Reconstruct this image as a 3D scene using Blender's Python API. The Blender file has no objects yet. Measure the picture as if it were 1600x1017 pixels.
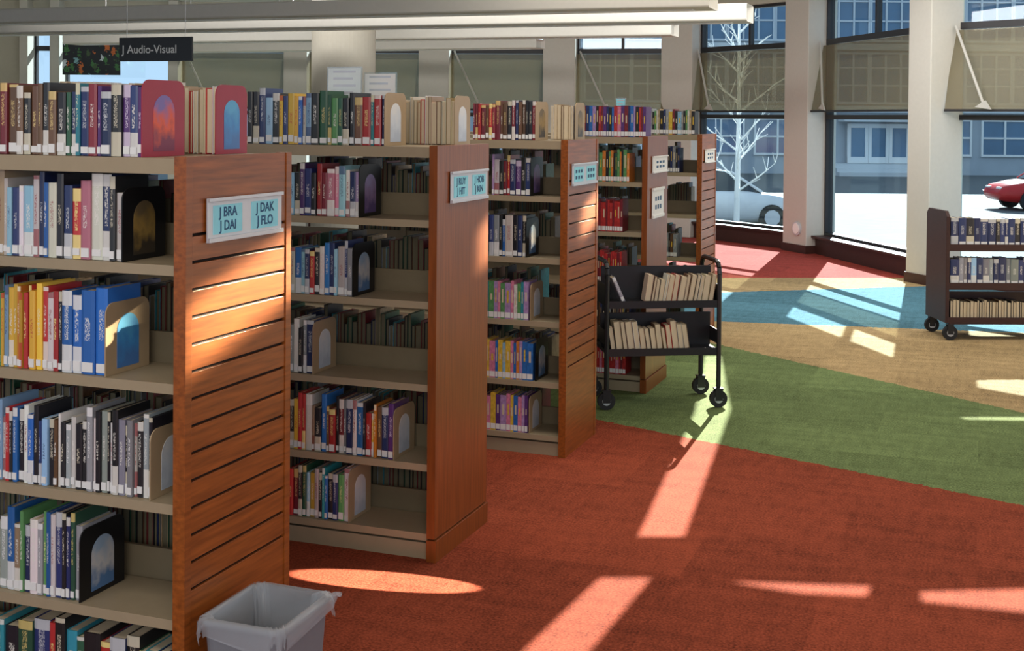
import bpy, bmesh, math, random
from mathutils import Vector, Matrix
from mathutils.geometry import tessellate_polygon
random.seed(7)
R_ = random.Random(11)
SC = bpy.context.scene
C = SC.collection
try:
    SC.view_settings.view_transform = 'Standard'
    SC.view_settings.look = 'None'
except Exception: pass

# ------------------------------------------------------------------ camera
f = 2000.0; PSI = math.radians(20.2); PIT = math.radians(1.0); ROL = math.radians(0.5)
CY = 184+f*math.tan(PIT); E = 1.64
cam_p = Vector((0, 0, E))
Fv = Vector((-math.sin(PSI)*math.cos(PIT), math.cos(PSI)*math.cos(PIT), -math.sin(PIT)))
R0 = Vector((math.cos(PSI), math.sin(PSI), 0)); U0 = R0.cross(Fv)
Rv = R0*math.cos(ROL) + U0*math.sin(ROL); Uv = U0*math.cos(ROL) - R0*math.sin(ROL)
Fh = Vector((-math.sin(PSI), math.cos(PSI), 0))
cd = bpy.data.cameras.new('camera'); co = bpy.data.objects.new('camera', cd); C.objects.link(co)
m = Matrix((( Rv.x, Uv.x, -Fv.x, cam_p.x), (Rv.y, Uv.y, -Fv.y, cam_p.y), (Rv.z, Uv.z, -Fv.z, cam_p.z), (0,0,0,1)))
co.matrix_world = m
cd.sensor_fit = 'HORIZONTAL'; cd.sensor_width = 36; cd.lens = 36*f/1600; cd.shift_y = (CY-508.5)/1600
cd.clip_end = 500
SC.camera = co
def ray(px, py): return Fv*f + Rv*(px-800) + Uv*(CY-py)
def on_z(px, py, z=0.0):
    v = ray(px, py); return cam_p + v*((z-E)/v.z)
def on_y(px, py, Y):
    v = ray(px, py); return cam_p + v*(Y/v.y)
def on_x(px, py, X):
    v = ray(px, py); return cam_p + v*(X/v.x)
def far(px, d, z=0.0):                      # ground position at a depth along the view
    p = Fh*d + R0*((px-800)/f*d); return Vector((p.x, p.y, z))
def row_x(px, Y, z):
    d = 0.8 + Y*0.938; py = 184 + f*(E-z)/d
    return on_y(px, py, Y).x

# ------------------------------------------------------------------ materials
def newmat(n):
    mt = bpy.data.materials.new(n); mt.use_nodes = True
    nt = mt.node_tree; return mt, nt, nt.nodes['Principled BSDF']
def mixn(nt, fac, a, b, mode='MIX'):
    n = nt.nodes.new('ShaderNodeMix'); n.data_type = 'RGBA'; n.blend_type = mode
    for idx, v in ((0, fac), (6, a), (7, b)):
        if hasattr(v, 'links'): nt.links.new(v, n.inputs[idx])
        elif idx == 0: n.inputs[0].default_value = v
        else: n.inputs[idx].default_value = (*v[:3], 1)
    return n.outputs[2]
def mathn(nt, op, a, b=None):
    n = nt.nodes.new('ShaderNodeMath'); n.operation = op
    for i, v in enumerate((a, b)):
        if v is None: continue
        if hasattr(v, 'links'): nt.links.new(v, n.inputs[i])
        else: n.inputs[i].default_value = v
    return n.outputs[0]
def texco(nt, scale=(1,1,1), out='Object'):
    t = nt.nodes.new('ShaderNodeTexCoord'); mp = nt.nodes.new('ShaderNodeMapping')
    mp.inputs['Scale'].default_value = scale
    nt.links.new(t.outputs[out], mp.inputs['Vector']); return mp.outputs['Vector']
def noise(nt, vec, scale, detail=3):
    n = nt.nodes.new('ShaderNodeTexNoise'); n.inputs['Scale'].default_value = scale; n.inputs['Detail'].default_value = detail
    nt.links.new(vec, n.inputs['Vector']); return n.outputs['Fac']
def pm(name, col, rough=.55, var=.12, scale=25, stretch=(1,1,1), metal=0, spec=.35):
    mt, nt, b = newmat(name)
    fac = noise(nt, texco(nt, stretch), scale)
    lo = [max(0, c*(1-var)) for c in col]; hi = [min(1, c*(1+var)) for c in col]
    nt.links.new(mixn(nt, fac, lo, hi), b.inputs['Base Color'])
    b.inputs['Roughness'].default_value = rough; b.inputs['Metallic'].default_value = metal
    b.inputs['Specular IOR Level'].default_value = spec
    return mt
M = {}
M['wood'] = pm('cherry_wood', (.275,.074,.0125), .33, .75, 9, (6,.6,9), spec=.42)
M['wood2'] = pm('cherry_wood_upright', (.235,.062,.012), .33, .6, 8, (6,8,.5), spec=.42)
M['groove'] = pm('dark_groove', (.012,.006,.004), .8)
M['metal'] = pm('beige_shelf_metal', (.35,.28,.18), .45, .06)
M['metal_d'] = pm('taupe_back_metal', (.19,.15,.09), .5, .08)
M['black'] = pm('black_metal', (.012,.012,.014), .35, .2, spec=.5)
M['dkbrown'] = pm('dark_brown_laminate', (.045,.018,.016), .4, .3, 12, (1,1,8))
M['rubber'] = pm('rubber', (.02,.02,.022), .7)
M['chrome'] = pm('steel', (.6,.6,.62), .3, .05, metal=.9)
M['white'] = pm('white_paint', (.82,.82,.80), .5, .03)
M['offwhite'] = pm('fixture_white', (.60,.575,.52), .85, .04, spec=.1)
M['brace'] = pm('grey_brace', (.46,.44,.40), .6, .05)
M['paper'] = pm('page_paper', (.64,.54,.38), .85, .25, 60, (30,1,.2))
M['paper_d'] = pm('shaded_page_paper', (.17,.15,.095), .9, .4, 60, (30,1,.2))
M['label'] = pm('white_label', (.78,.78,.77), .5, .04)
M['column'] = pm('pale_column_paint', (.54,.51,.455), .8, .05, spec=.15)
M['rcolumn'] = pm('grey_beige_round_column', (.40,.37,.31), .8, .05, spec=.15)
M['wall'] = pm('wall_paint', (.46,.43,.35), .8, .05)
M['ceil'] = pm('ceiling_tile', (.55,.55,.53), .85, .05)
M['frame'] = pm('bronze_window_frame', (.022,.020,.022), .4, .1)
M['sill'] = pm('dark_red_sill', (.05,.018,.014), .5, .2)
M['silver'] = pm('silver_sign_frame', (.58,.60,.64), .35, .05, metal=.3)
M['card'] = pm('cyan_card', (.30,.76,.88), .6, .1)
M['ink'] = pm('dark_blue_ink', (.02,.09,.20), .6)
M['beige_be'] = pm('beige_bookend_metal', (.40,.29,.17), .4, .06)
M['black_be'] = pm('black_bookend_metal', (.010,.010,.011), .35)
M['red_be'] = pm('magenta_red_bookend_metal', (.36,.025,.05), .35, .08)
M['bin'] = pm('grey_plastic', (.20,.215,.24), .45, .05)
M['pave'] = pm('pale_pavement', (.12,.128,.13), .9, .25, 2)
M['stone'] = pm('building_stone', (.42,.46,.50), .8, .12, 1.5)
M['steps'] = pm('concrete_steps', (.60,.62,.63), .85, .1)
M['mull'] = pm('pale_mullion', (.55,.59,.63), .6, .08)
M['bark'] = pm('pale_bark', (.93,.91,.88), .9, .06)
M['carsilver'] = pm('silver_car_paint', (.62,.64,.67), .3, .03)
M['carred'] = pm('red_car_paint', (.50,.02,.02), .25, .05)
M['carglass'] = pm('car_glass', (.015,.025,.035), .15, .05, spec=.5)
M['bglass'] = pm('building_window_glass', (.06,.15,.26), .15, .5, .5, spec=.8)
M['sunpaper'] = pm('sign_paper', (.74,.82,.84), .7, .08)
def glassmat(name, tint, gl=.06):
    mt = bpy.data.materials.new(name); mt.use_nodes = True; nt = mt.node_tree; nt.nodes.clear()
    o = nt.nodes.new('ShaderNodeOutputMaterial'); t = nt.nodes.new('ShaderNodeBsdfTransparent'); g = nt.nodes.new('ShaderNodeBsdfGlossy')
    mx = nt.nodes.new('ShaderNodeMixShader'); t.inputs[0].default_value = (*tint,1); g.inputs['Roughness'].default_value = .02
    n = noise(nt, texco(nt), .7); nt.links.new(mixn(nt, n, [c*.97 for c in tint], tint), t.inputs[0])
    mx.inputs[0].default_value = gl
    nt.links.new(t.outputs[0], mx.inputs[1]); nt.links.new(g.outputs[0], mx.inputs[2]); nt.links.new(mx.outputs[0], o.inputs[0]); return mt
M['glass'] = glassmat('blue_tinted_glass', (.82,.94,1.0), .04)
M['acrylic'] = glassmat('clear_acrylic', (.9,.94,.96), .1)
def translu(name, col, a=.5, tr=0, rough=.5, tint=(1,1,1)):
    mt = bpy.data.materials.new(name); mt.use_nodes = True; nt = mt.node_tree; nt.nodes.clear()
    o = nt.nodes.new('ShaderNodeOutputMaterial'); d = nt.nodes.new('ShaderNodeBsdfPrincipled'); t = nt.nodes.new('ShaderNodeBsdfTranslucent')
    c = mixn(nt, noise(nt, texco(nt), 6), [x*.9 for x in col], [min(1,x*1.1) for x in col])
    nt.links.new(c, d.inputs['Base Color']); nt.links.new(c, t.inputs[0]); d.inputs['Roughness'].default_value = rough
    mx = nt.nodes.new('ShaderNodeMixShader'); mx.inputs[0].default_value = a
    nt.links.new(d.outputs[0], mx.inputs[1]); nt.links.new(t.outputs[0], mx.inputs[2]); out = mx.outputs[0]
    if tr:
        p = nt.nodes.new('ShaderNodeBsdfTransparent'); p.inputs[0].default_value=(*tint,1); m2 = nt.nodes.new('ShaderNodeMixShader'); m2.inputs[0].default_value = tr
        nt.links.new(out, m2.inputs[1]); nt.links.new(p.outputs[0], m2.inputs[2]); out = m2.outputs[0]
    nt.links.new(out, o.inputs[0]); return mt
M['shade'] = translu('olive_sun_shade', (.24,.205,.135), .08, .55, .5, (.86,.80,.68))
M['bag'] = translu('clear_bin_bag', (.66,.70,.75), .25, .62, .2)
def picmat(name, c1, c2, c3):
    mt, nt, b = newmat(name)
    tc = nt.nodes.new('ShaderNodeTexCoord'); sg = nt.nodes.new('ShaderNodeSeparateXYZ'); nt.links.new(tc.outputs['Generated'], sg.inputs[0])
    v = texco(nt, (1,1,1)); n1 = noise(nt, v, 22, 3)
    k = mathn(nt, 'ADD', sg.outputs['Z'], mathn(nt,'MULTIPLY', mathn(nt,'SUBTRACT',n1,.5), .9))
    r = nt.nodes.new('ShaderNodeValToRGB'); r.color_ramp.elements[0].position=.2; r.color_ramp.elements[0].color=(*c2,1)
    r.color_ramp.elements[1].position=.85; r.color_ramp.elements[1].color=(*c3,1); e_=r.color_ramp.elements.new(.5); e_.color=(*c1,1)
    nt.links.new(k, r.inputs[0]); nt.links.new(r.outputs[0], b.inputs['Base Color']); b.inputs['Roughness'].default_value = .4; return mt
PIC = {'sunset': picmat('pic_sunset', (.75,.09,.03), (.20,.02,.06), (.20,.14,.40)),
       'blue': picmat('pic_blue', (.05,.26,.60), (.06,.18,.45), (.10,.42,.70)),
       'gold': picmat('pic_gold', (.30,.19,.05), (.04,.03,.02), (.14,.10,.05)),
       'bright': picmat('pic_bright', (.55,.55,.54), (.08,.18,.36), (.30,.42,.55)),
       'pale': picmat('pic_pale', (.62,.68,.74), (.48,.54,.62), (.72,.74,.74)),
       'violet': picmat('pic_violet', (.30,.20,.38), (.10,.06,.2), (.35,.30,.55))}
def covermat():
    mt, nt, b = newmat('book_cover')
    oi = nt.nodes.new('ShaderNodeObjectInfo'); at = nt.nodes.new('ShaderNodeAttribute'); at.attribute_type = 'OBJECT'; at.attribute_name = 'accent'
    tc = nt.nodes.new('ShaderNodeTexCoord'); so = nt.nodes.new('ShaderNodeSeparateXYZ'); sg = nt.nodes.new('ShaderNodeSeparateXYZ')
    nt.links.new(tc.outputs['Object'], so.inputs[0]); nt.links.new(tc.outputs['Generated'], sg.inputs[0])
    spine = mathn(nt, 'LESS_THAN', so.outputs['Y'], .0042)
    mp = nt.nodes.new('ShaderNodeMapping'); mp.inputs['Scale'].default_value = (520,30,230); nt.links.new(tc.outputs['Object'], mp.inputs[0])
    n = nt.nodes.new('ShaderNodeTexNoise'); n.noise_dimensions = '4D'; n.inputs['Scale'].default_value = 1.0; n.inputs['Detail'].default_value = 1
    nt.links.new(mp.outputs[0], n.inputs['Vector']); nt.links.new(mathn(nt,'MULTIPLY',oi.outputs['Random'],90), n.inputs['W'])
    txt = mathn(nt, 'GREATER_THAN', n.outputs['Fac'], .52)
    zr = mathn(nt,'MULTIPLY', mathn(nt,'GREATER_THAN',sg.outputs['Z'],.40), mathn(nt,'LESS_THAN',sg.outputs['Z'], mathn(nt,'ADD',.62,mathn(nt,'MULTIPLY',oi.outputs['Random'],.30))))
    xr = mathn(nt,'LESS_THAN', mathn(nt,'ABSOLUTE',mathn(nt,'SUBTRACT',sg.outputs['X'],.5)), .19)
    k = mathn(nt,'MULTIPLY', mathn(nt,'MULTIPLY', mathn(nt,'MULTIPLY',txt,zr), mathn(nt,'MULTIPLY',xr,spine)), .8)
    # colour blocks at the head or the foot of some spines
    b1 = mathn(nt,'MULTIPLY', mathn(nt,'GREATER_THAN',sg.outputs['Z'],mathn(nt,'SUBTRACT',1.12,mathn(nt,'MULTIPLY',oi.outputs['Random'],.32))), mathn(nt,'GREATER_THAN',oi.outputs['Random'],.5))
    fr_ = mathn(nt,'FRACT', mathn(nt,'MULTIPLY',oi.outputs['Random'],7.3))
    b2 = mathn(nt,'MULTIPLY', mathn(nt,'LESS_THAN',sg.outputs['Z'],.34), mathn(nt,'GREATER_THAN',fr_,.72))
    band = mathn(nt,'MULTIPLY', mathn(nt,'MAXIMUM',b1,b2), mathn(nt,'MULTIPLY',spine,.8))
    fac = mathn(nt,'MAXIMUM',k,band)
    nt.links.new(mixn(nt, fac, oi.outputs['Color'], at.outputs['Color']), b.inputs['Base Color'])
    b.inputs['Roughness'].default_value = .35; return mt
M['cover'] = covermat()
def muralmat():
    mt, nt, b = newmat('flower_mural')
    t = nt.nodes.new('ShaderNodeTexVoronoi'); t.inputs['Scale'].default_value = 9; nt.links.new(texco(nt,(1.2,.1,.8)), t.inputs['Vector'])
    k = mathn(nt,'LESS_THAN', mathn(nt,'ADD',t.outputs['Distance'],mathn(nt,'MULTIPLY',noise(nt,texco(nt),30,2),1.3)), 1.02)
    s = nt.nodes.new('ShaderNodeSeparateColor'); nt.links.new(t.outputs['Color'], s.inputs[0])
    r = nt.nodes.new('ShaderNodeValToRGB'); r.color_ramp.interpolation='CONSTANT'; el=r.color_ramp.elements
    el[0].position=0; el[0].color=(.05,.17,.05,1); el[1].position=.78; el[1].color=(.55,.62,.66,1)
    for p_,c_ in ((.3,(.55,.14,.03,1)),(.45,(.05,.1,.04,1)),(.62,(.2,.4,.44,1))): q=el.new(p_); q.color=c_
    nt.links.new(s.outputs[0], r.inputs[0]); nt.links.new(mixn(nt,k,(.012,.016,.02),r.outputs[0]), b.inputs['Base Color']); return mt

COL = {'k':((.018,.018,.022),'black'),'n':((.022,.035,.12),'navy blue'),'b':((.025,.14,.44),'blue'),'l':((.26,.46,.62),'light blue'),
 'c':((.03,.24,.30),'teal'),'g':((.10,.28,.10),'green'),'d':((.025,.09,.05),'dark green'),'y':((.70,.44,.05),'yellow'),
 'o':((.60,.19,.03),'orange'),'r':((.44,.03,.03),'red'),'m':((.18,.02,.03),'maroon'),'p':((.10,.035,.17),'purple'),
 'v':((.38,.25,.48),'lilac'),'i':((.62,.20,.32),'pink'),'w':((.62,.60,.56),'white'),'e':((.28,.30,.32),'grey'),
 't':((.40,.29,.17),'tan'),'h':((.12,.06,.03),'brown'),'q':((.55,.45,.32),'cream')}
ACC = {'k':(.7,.65,.5),'n':(.62,.64,.66),'b':(.85,.85,.8),'l':(.05,.08,.2),'c':(.8,.75,.5),'g':(.85,.8,.4),'d':(.7,.55,.2),'y':(.5,.04,.03),
 'o':(.9,.85,.6),'r':(.9,.8,.3),'m':(.75,.55,.2),'p':(.7,.6,.75),'v':(.2,.05,.3),'i':(.9,.9,.85),'w':(.3,.04,.05),'e':(.85,.85,.85),'t':(.2,.05,.03),'h':(.72,.55,.22),'q':(.3,.1,.05)}
SLOT = list(COL.keys())
for k in SLOT: M['bk_'+k] = pm('cover_'+COL[k][1].replace(' ','_'), COL[k][0], .45, .55, 90, (1,1,.6))

# ------------------------------------------------------------------ mesh builder
class MB:
    def __init__(s): s.v=[]; s.f=[]; s.m=[]
    def add(s, vs, fs, mi=0):
        o=len(s.v); s.v += [tuple(v) for v in vs]; s.f += [[i+o for i in q] for q in fs]; s.m += [mi]*len(fs); return s
    def box(s,x0,x1,y0,y1,z0,z1,mi=0,mx=None):
        vs=[(x0,y0,z0),(x1,y0,z0),(x1,y1,z0),(x0,y1,z0),(x0,y0,z1),(x1,y0,z1),(x1,y1,z1),(x0,y1,z1)]
        if mx: vs=[mx@Vector(v) for v in vs]
        return s.add(vs,[(0,3,2,1),(4,5,6,7),(0,1,5,4),(1,2,6,5),(2,3,7,6),(3,0,4,7)],mi)
    def prism(s,poly,axis,a,b,mi=0):
        def P(p,t): return {'x':(t,p[0],p[1]),'y':(p[0],t,p[1]),'z':(p[0],p[1],t)}[axis]
        n=len(poly); vs=[P(p,a) for p in poly]+[P(p,b) for p in poly]
        return s.add(vs,[list(range(n))[::-1],list(range(n,2*n))]+[(i,(i+1)%n,n+(i+1)%n,n+i) for i in range(n)],mi)
    def rings(s,rs,mi=0,cap=True):
        n=len(rs[0]); vs=[p for r in rs for p in r]; fs=[]
        for k in range(len(rs)-1):
            for i in range(n): fs.append((k*n+i,k*n+(i+1)%n,(k+1)*n+(i+1)%n,(k+1)*n+i))
        if cap: fs += [list(range(n))[::-1], list(range((len(rs)-1)*n,len(rs)*n))]
        return s.add(vs,fs,mi)
    def tube(s,p,q,r,n=10,r2=None,mi=0):
        p=Vector(p);q=Vector(q);d=(q-p).normalized(); a=d.orthogonal().normalized(); b=d.cross(a); r2=r if r2 is None else r2
        c=[(math.cos(2*math.pi*i/n),math.sin(2*math.pi*i/n)) for i in range(n)]
        return s.rings([[p+(a*x+b*y)*r for x,y in c],[q+(a*x+b*y)*r2 for x,y in c]],mi)
    def path(s,pts,r,n=8,mi=0):
        for a,b in zip(pts[:-1],pts[1:]): s.tube(a,b,r,n,mi=mi)
        return s
    def build(s,name,mats,par=None,smooth=False,bevel=0,recalc=True):
        me=bpy.data.meshes.new(name); me.from_pydata(s.v,[],s.f)
        for mt in (mats if isinstance(mats,(list,tuple)) else [mats]): me.materials.append(mt)
        me.polygons.foreach_set('material_index',s.m)
        if recalc:
            bm=bmesh.new(); bm.from_mesh(me); bmesh.ops.recalc_face_normals(bm,faces=bm.faces); bm.to_mesh(me); bm.free()
        if smooth: me.polygons.foreach_set('use_smooth',[True]*len(me.polygons))
        o=bpy.data.objects.new(name,me); C.objects.link(o)
        if par: o.parent=par
        if bevel:
            b=o.modifiers.new('bevel','BEVEL'); b.width=bevel; b.segments=2; b.limit_method='ANGLE'
        return o
def thing(name,label,cat,loc=(0,0,0),rz=0,group=None):
    o=bpy.data.objects.new(name,None); o.empty_display_size=.05; C.objects.link(o); o.location=loc; o.rotation_euler=(0,0,rz)
    o['label']=label; o['category']=cat
    if group: o['group']=group
    return o
def tag(o,label,cat,group=None):
    o['label']=label; o['category']=cat
    if group: o['group']=group
    return o
def struct(o): o['kind']='structure'; return o
def text_obj(body,size,mat,par,mtx,name='lettering',bold=0):
    cu=bpy.data.curves.new('txt','FONT'); cu.body=body; cu.size=size; cu.align_x='CENTER'; cu.align_y='CENTER'; cu.extrude=.0006; cu.offset=bold
    t=bpy.data.objects.new('txt',cu); C.objects.link(t)
    dg=bpy.context.evaluated_depsgraph_get(); dg.update()
    me=bpy.data.meshes.new_from_object(t.evaluated_get(dg)); bpy.data.objects.remove(t); me.transform(mtx)
    me.materials.clear(); me.materials.append(mat)
    o=bpy.data.objects.new(name,me); C.objects.link(o); o.parent=par; return o
def face_x(x,y,z): return Matrix(((0,0,1,x),(1,0,0,y),(0,1,0,z),(0,0,0,1)))
def face_my(x,y,z): return Matrix(((1,0,0,x),(0,0,-1,y),(0,1,0,z),(0,0,0,1)))
def rrect(hx,hy,r,n=5):
    out=[]
    for cx,cy,a in ((hx-r,hy-r,0),(-hx+r,hy-r,90),(-hx+r,-hy+r,180),(hx-r,-hy+r,270)):
        for i in range(n+1):
            t=math.radians(a+90*i/n); out.append((cx+r*math.cos(t),cy+r*math.sin(t)))
    return out

# ------------------------------------------------------------------ window wall nodes: (pixel column, depth, pier half width)
NODES=[(-120,18.8,.2),(44,18.8,.06),(92,18.8,.07),(275,18.8,.07),(465,18.8,.17),(680,18.6,.22),(875,18.4,.23),(1067,18.0,.25),(1264,16.0,.26),(1460,13.0,.17),(1745,11.6,.2)]
NP=[far(n[0],n[1]) for n in NODES]
def floor_mat():
    mt,nt,b=newmat('carpet_zones')
    tc=nt.nodes.new('ShaderNodeTexCoord'); sx=nt.nodes.new('ShaderNodeSeparateXYZ'); nt.links.new(tc.outputs['Object'],sx.inputs[0])
    X,Y=sx.outputs['X'],sx.outputs['Y']
    RED=(.265,.056,.026); GRN=(.145,.20,.078); TAN=(.38,.27,.135); BLU=(.075,.175,.225); RD2=(.34,.055,.04)
    wob=mathn(nt,'MULTIPLY',mathn(nt,'SUBTRACT',noise(nt,texco(nt),30,2),.5),.06)
    cur=RED
    for a,b2,col in (((930,655),(1600,790),GRN),((1130,540),(1600,645),TAN),((1120,502),(1600,520),BLU),((1120,457),(1450,447),TAN),((1120,434),(1420,434),RD2)):
        p=on_z(*a); q=on_z(*b2); t=(q-p).normalized(); n=Vector((-t.y,t.x)); c=n.x*p.x+n.y*p.y
        v=mathn(nt,'ADD',mathn(nt,'ADD',mathn(nt,'MULTIPLY',X,n.x),mathn(nt,'MULTIPLY',Y,n.y)),wob)
        cur=mixn(nt,mathn(nt,'GREATER_THAN',v,c),cur,col)
    cur=mixn(nt,mathn(nt,'LESS_THAN',X,-4.6),cur,(.22,.20,.16))  # unseen carpet zone added to keep red bounce light off the piers
    fine=noise(nt,texco(nt),110,5); blot=noise(nt,texco(nt,(1,.25,1)),26,3); big=noise(nt,texco(nt,(.25,1,1)),14,2)
    vt=nt.nodes.new('ShaderNodeTexWhiteNoise'); vt.noise_dimensions='3D'
    sn=nt.nodes.new('ShaderNodeVectorMath'); sn.operation='SNAP'; sn.inputs[1].default_value=(.5,.5,50)
    nt.links.new(tc.outputs['Object'],sn.inputs[0]); nt.links.new(sn.outputs[0],vt.inputs['Vector'])
    g=mathn(nt,'ADD',mathn(nt,'MULTIPLY',mathn(nt,'SUBTRACT',fine,.5),2.2),mathn(nt,'ADD',mathn(nt,'MULTIPLY',blot,.6),mathn(nt,'MULTIPLY',big,.6)))
    g=mathn(nt,'ADD',g,mathn(nt,'MULTIPLY',vt.outputs['Value'],.26))
    g=mathn(nt,'MAXIMUM',mathn(nt,'ADD',g,.28),.12)
    cc=nt.nodes.new('ShaderNodeCombineColor')
    for i in range(3): nt.links.new(g,cc.inputs[i])
    col=mixn(nt,1.0,cur,cc.outputs[0],'MULTIPLY')
    nt.links.new(col,b.inputs['Base Color']); b.inputs['Roughness'].default_value=.95; b.inputs['Specular IOR Level'].default_value=.1
    bn=nt.nodes.new('ShaderNodeBump'); bn.inputs['Strength'].default_value=.2; bn.inputs['Distance'].default_value=.005
    nt.links.new(fine,bn.inputs['Height']); nt.links.new(bn.outputs[0],b.inputs['Normal']); return mt
pts=[(p.x,p.y+.25) for p in NP]
poly=[(-18,-4),(9,-4),(9,9.5)]+[(p[0],p[1]) for p in pts[::-1]]+[(-18,14)]
struct(MB().prism(poly,'z',-.12,0).build('floor',floor_mat()))
CZ=3.3
SUN=Vector((.03,-.86,-.5))
# made-up openings in the unseen ceiling, shaped so sun draws the carpet strips
SLITS=[[(1102,556),(1126,556),(1141,640),(1068,838),(998,838),(1086,645)],
       [(938,903),(1016,903),(905,1035),(800,1035)],[(1145,909),(1360,916),(1352,931),(1250,926)],[(1440,925),(1640,920),(1640,960),(1440,939)],
       [(1500,652),(1640,652),(1640,657),(1510,655)]]
holes=[[Vector((q.x,q.y,0))-Vector((SUN.x,SUN.y,0))*(CZ/-SUN.z) for q in (on_z(*p) for p in sl)][::-1] for sl in SLITS]
outer=[Vector((x,y,0)) for x,y in poly]
allv=[v for L_ in [outer]+holes for v in L_]
tris=tessellate_polygon([[Vector((v.x,v.y,0)) for v in L_] for L_ in [outer]+holes])
cb=MB(); cb.add([(v.x,v.y,CZ) for v in allv],[list(t) for t in tris])
struct(cb.build('ceiling',M['ceil'],recalc=False))
struct(MB().box(-17.9,-17.7,-4,15,0,CZ).build('wall_left',M['wall']))

def wallframe(i):
    a,b=NP[i],NP[i+1]; t=(b-a); L=t.length; t=t/L; n=Vector((-t.y,t.x,0))
    return Matrix(((t.x,n.x,0,a.x),(t.y,n.y,0,a.y),(0,0,1,0),(0,0,0,1))),L
SH={3:'olive window shade behind the hanging black sign',4:'olive window shade just left of the round column',5:'olive window shade just right of the round column',
    6:'olive window shade two windows right of the round column',7:'olive window shade right of the farthest bookcase, above the silver car',
    8:'olive window shade between the two widest columns, above the outdoor doors',9:'rightmost olive window shade, above the dark brown book cart'}
for i in range(len(NP)-1):
    mx,L=wallframe(i)
    if i==0:
        o=struct(MB().box(0,L,0,.2,0,CZ-.002).build('wall_back',M['wall'])); o.matrix_world=mx; continue
    g0=NODES[i][2]-.01; g1=L-NODES[i+1][2]+.01
    w=MB()
    for z0,z1 in ((.20,.26),(1.655,1.71),(2.57,2.64),(3.12,3.18)): w.box(g0,g1,.10,.2,z0,z1)
    w.box(g0,g0+.03,.101,.199,.2,3.15); w.box(g1-.03,g1,.101,.199,.2,3.15)
    if g1-g0>.8: w.box(L/2-.018,L/2+.018,.11,.18,2.6,3.15)
    o=struct(w.build('window_%d'%i,M['frame'])); o.matrix_world=mx
    gl=MB().box(g0+.02,g1-.02,.135,.143,.25,3.14).build('glass',M['glass'],o)
    o=struct(MB().box(0,L,.02,.26,3.16,CZ).build('wall_header_%d'%i,M['wall'])); o.matrix_world=mx
    o=struct(MB().box(g0-.04,g1+.04,-.02,.28,0,.2).box(g0-.04,g1+.04,-.08,.28,.2,.225).build('baseboard_window_%d'%i,M['sill'])); o.matrix_world=mx
    if i in SH:
        e=thing('sun_shade',SH[i],'window shade',group='tilted shades in the window wall'); e.matrix_world=mx
        xl=g0+.01; xr=g1-.01; B=-.10
        s=MB(); s.prism([(.06,2.56),(.063,2.56),(B+.003,1.76),(B,1.76)],'x',xl,xr); s.build('shade_panel',M['shade'],e)
        MB().box(xl,xr,B-.012,B+.02,1.74,1.765).build('bottom_rail',M['frame'],e)
        x0=xl+.05; xm=xl+.45
        MB().tube((x0,.0,2.60),(xm,B-.05,1.80),.014,8).build('strut',M['brace'],e)
        MB().prism([(xm-.09,1.785),(xm+.08,1.76),(xm+.02,1.85)],'y',B-.062,B-.045).build('gusset',M['brace'],e)
for i,p in enumerate(NP):
    a=NP[max(0,i-1)]; b=NP[min(len(NP)-1,i+1)]; t=(b-a).normalized(); n=Vector((-t.y,t.x,0))
    hw=NODES[i][2]
    o=struct(MB().box(-hw,hw,-.2,.22,0,CZ-.002).build('wall_pier_%d'%(i+1),M['column'],bevel=.01))
    o.matrix_world=Matrix(((t.x,n.x,0,p.x),(t.y,n.y,0,p.y),(0,0,1,0),(0,0,0,1)))
    if i in (8,9):
        o=struct(MB().box(-hw-.012,hw+.012,-.212,.1,0,.1).build('baseboard_pier_%d'%(i+1),M['sill'])); o.matrix_world=Matrix(((t.x,n.x,0,p.x),(t.y,n.y,0,p.y),(0,0,1,0),(0,0,0,1)))
rc=far(536,13.3)
struct(MB().tube((0,0,0),(0,0,CZ-.002),.33,48).build('wall_round_column',M['rcolumn'],smooth=False)).location=rc
p=NP[8]; t=(NP[9]-NP[7]).normalized(); n=Vector((-t.y,t.x,0))
e=thing('wall_fixture','round white fixture low on the column beside the silver car','fixture'); e.matrix_world=Matrix(((t.x,n.x,0,p.x),(t.y,n.y,0,p.y),(0,0,1,.30),(0,0,0,1)))
MB().tube((.08,-.2,0),(.08,-.225,0),.085,24).build('ring',M['silver'],e); MB().tube((.08,-.225,0),(.08,-.232,0),.065,24).build('lens',M['white'],e)

# ------------------------------------------------------------------ pendant lights (flat-sided with rounded edges and ends)
def pendant(Y,z,xl,xr,r,label):
    e=thing('pendant_light',label,'ceiling light',(xr,Y,z),group='long pale slat lights under the ceiling'); L=xr-xl
    cs=rrect(.17,r,r*.3,6); rs=[]
    for k in range(5):
        a=k/4*math.pi/2; s=.7+.3*math.sin(a); rs.append([(-L+.04*(1-math.sin(a)),x*s,y*s) for x,y in cs])
    for k in range(5):
        a=math.pi/2-k/4*math.pi/2; s=.7+.3*math.sin(a); rs.append([(-.04*(1-math.sin(a)),x*s,y*s) for x,y in cs])
    MB().rings(rs).build('housing',M['offwhite'],e)
    MB().box(-L+.15,-.15,-.05,.05,-r-.006,-r+.01).build('diffuser',M['white'],e)
    for x in (-.5,-L/2,-L+.5): MB().tube((x,0,r*.8),(x,0,CZ-z-.002),.006,6).build('hanger_rod',M['chrome'],e)
def pend_px(px,py,Y):
    q=on_y(px,py,Y); return q.x,q.z
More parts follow.
